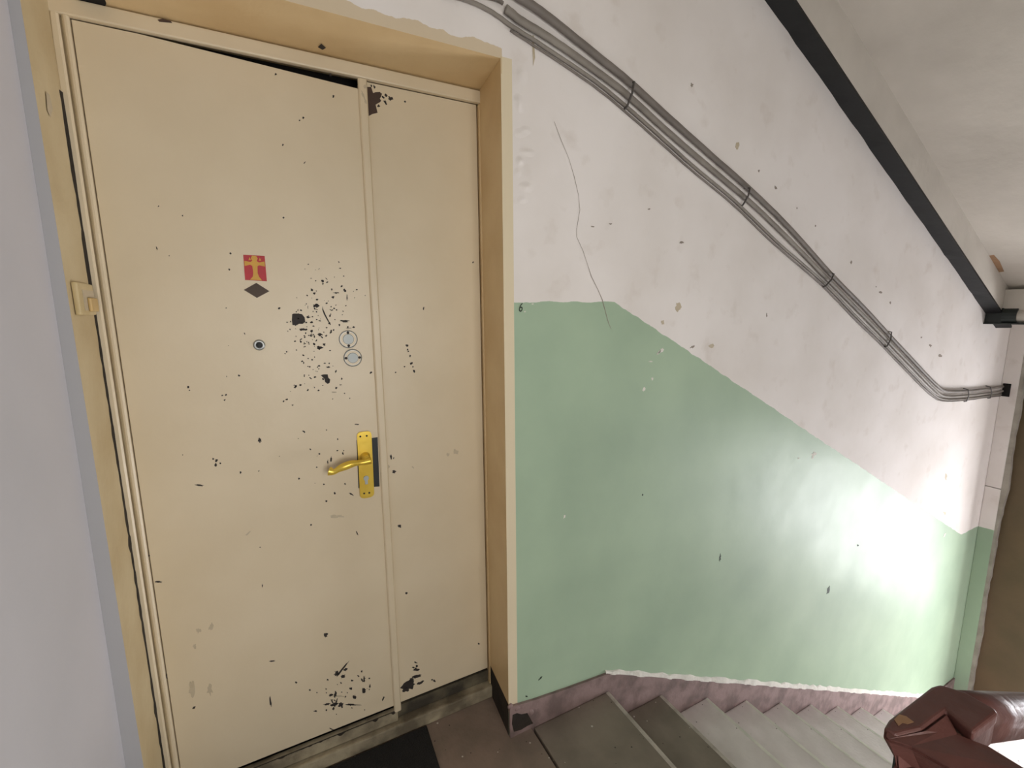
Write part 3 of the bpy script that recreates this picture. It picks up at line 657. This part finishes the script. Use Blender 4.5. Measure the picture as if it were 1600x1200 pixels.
cb = cable('cable', B_, lambda t: .0125-.005*t, .015, 'cable2', 'thick grey painted cable in the middle of the bundle on the stair wall', .8)
cc = cable('cable', C_, .0060, .008, 'cable2', 'thin grey wire under the two thick cables on the stair wall')
cw = cable('cable', D_, .0050, .007, 'cable', 'short thin wire over the lintel joining the cable bundle')
cx_ = cable('cable', [(x-2.5, y+7-4.5*min(1, max(0, (x-1000)/500))) for x, y in C_[4:]], .0035, .005, 'cable', 'thinnest wire, lowest of the bundle on the stair wall')
for (x1, y1, x2, y2) in ((991, 128, 980, 166), (1172, 294, 1161, 320), (1303, 428, 1290, 447), (1393, 519, 1386, 541), (1513, 609, 1510, 627), (1548, 605, 1547, 622)):
    a, b = onY(x1, y1, -.031), onY(x2, y2, -.018)
    obj('cable_clip', tube([a+Vector((0, .026, .006)), a, (a+b)/2+Vector((0, -.007, 0)), b, b+Vector((0, .013, -.004))], .0035, seg=6), 'clip', cb)
h = onX(1573, 610, XE); 
eh = obj('cable_entry', B((XE-.006, XE-.0008, -.052, -.010, h.z-.045, h.z+.050), bev=.002), 'dark', pil)

# ------------------------------------------------------------------ door mat
mx0, mx1 = -.93, -.262
bm = prism([(mx0, D-.03, .001), (mx1+.008, D-.03, .001), (mx1-.012, -.30, .001), (mx0-.01, -.30, .001)], (0, 0, .009), bev=.003)
mt = tag(obj('doormat', bm, 'rubber'), 'black rubber doormat on the landing in front of the door', 'doormat')

# ------------------------------------------------------------------ handrail turning at the landing
HZ = 1.07
def hp_(x, y, z=HZ): return onZ(x, y, z)
hr = tag(empty('handrail', hp_(1440, 1110)-Vector((0, 0, .07))), 'chipped glossy brown wooden handrail turning the corner of the stairwell', 'handrail')
P2, P4 = hp_(1463, 1068), hp_(1562, 1112)
def top_prism(pts, th, bev):
    bm = prism(pts, (0, 0, -th)); bmesh.ops.recalc_face_normals(bm, faces=bm.faces)
    bmesh.ops.bevel(bm, geom=bm.edges[:], offset=bev, segments=3, affect='EDGES', profile=.5); return bm
cp = [hp_(x, y) for x, y in ((1381, 1137), (1389, 1123), (1455, 1072), (1468, 1068), (1508, 1080), (1557, 1108), (1560, 1114), (1521, 1144), (1479, 1109), (1440, 1138), (1400, 1148))]
obj('rail_corner', top_prism(cp, .016, .0035), 'rail', hr)
bb = [hp_(x, y, HZ-.012) for x, y in ((1481, 1108), (1512, 1086), (1559, 1112), (1521, 1143))]
obj('rail_block', top_prism(bb, .045, .003), 'rail', hr)
# limb running on towards the flight going up, with a split facet where it leaves the corner
tp = [(1379, 1150, .002), (1381, 1138, .002), (1400, 1146, .002), (1440, 1138.5, .002), (1479, 1110, .002), (1498, 1146, .010), (1545, 1163, .010), (1610, 1203, .012), (1720, 1275, .016), (1600, 1275, .016), (1490, 1207, .010), (1425, 1170, .006), (1388, 1158, .003), (1466, 1144, .006)]
V = [hp_(x, y, HZ-d) for x, y, d in tp]
bm = bmesh.new(); a = [bm.verts.new(p) for p in V]; n = 13
lo = [bm.verts.new(p+Vector((.034 if i in (0, 1, 12, 11, 10, 9) else .004, -.004 if i in (0, 1, 2, 3, 4) else 0, -.048))) for i, p in enumerate(V[:n])]
for f in ((3, 4, 5, 13), (13, 5, 6, 7, 10, 11), (7, 8, 9, 10), (0, 1, 2, 12), (2, 3, 13, 11, 12)): bm.faces.new([a[i] for i in f])
for i in range(n): bm.faces.new((a[i], lo[i], lo[(i+1) % n], a[(i+1) % n]))
bm.faces.new(lo[::-1])
bmesh.ops.recalc_face_normals(bm, faces=bm.faces)
bmesh.ops.bevel(bm, geom=[e for e in bm.edges if e.calc_face_angle(0) > .9], offset=.003, segments=2, affect='EDGES')
obj('rail_cross_piece', bm, 'rail', hr)
P1, P7 = cp[0], cp[9]
# limb descending with the flight
dirn = Vector((1, 0, -.45)); s0 = [P2 + Vector((.010, -.003, -.003)), P4 + Vector((-.045, .006, -.003))]
bm = bmesh.new(); prev = None
for t in (0, .1, .4, 1.0, 2.0, 3.2):
    c = dirn*t; a, b = s0[0]+c, Vector((s0[0].x, s0[1].y, s0[0].z))+c; m_ = (a+b)/2
    ring = [bm.verts.new(p) for p in (a+Vector((0, -.004, -.05)), a+Vector((0, 0, -.012)), a+Vector((0, -.008, -.001)), m_+Vector((0, 0, .003)), b+Vector((0, .008, -.001)), b+Vector((0, 0, -.012)), b+Vector((0, .004, -.05)))]
    if prev:
        for i in range(7): bm.faces.new((prev[i], prev[(i+1) % 7], ring[(i+1) % 7], ring[i]))
    else: bm.faces.new(ring)
    prev = ring
bm.faces.new(prev[::-1])
obj('rail_slope', bm, 'rail', hr, True)
obj('bare_wood_patch', prism([hp_(x, y, HZ+.0006) for x, y in ((1397, 1124), (1405, 1116), (1416, 1119), (1428, 1128), (1418, 1131), (1410, 1129), (1404, 1134))], (0, 0, -.0004)), 'wood', hr)
ymid = (s0[0].y+s0[1].y)/2
for k in range(0, NST, 1):
    x = X0+.13+k*T; zt = s0[0].z - .45*(x-s0[0].x) - .045
    obj('baluster', B((x-.008, x+.008, ymid-.008, ymid+.008, -(k+1)*R+.0, zt)), 'pitch', hr)
obj('newel', B((P1.x+.035, P1.x+.06, P7.y-.005, P7.y+.02, 0, HZ-.045)), 'pitch', hr)
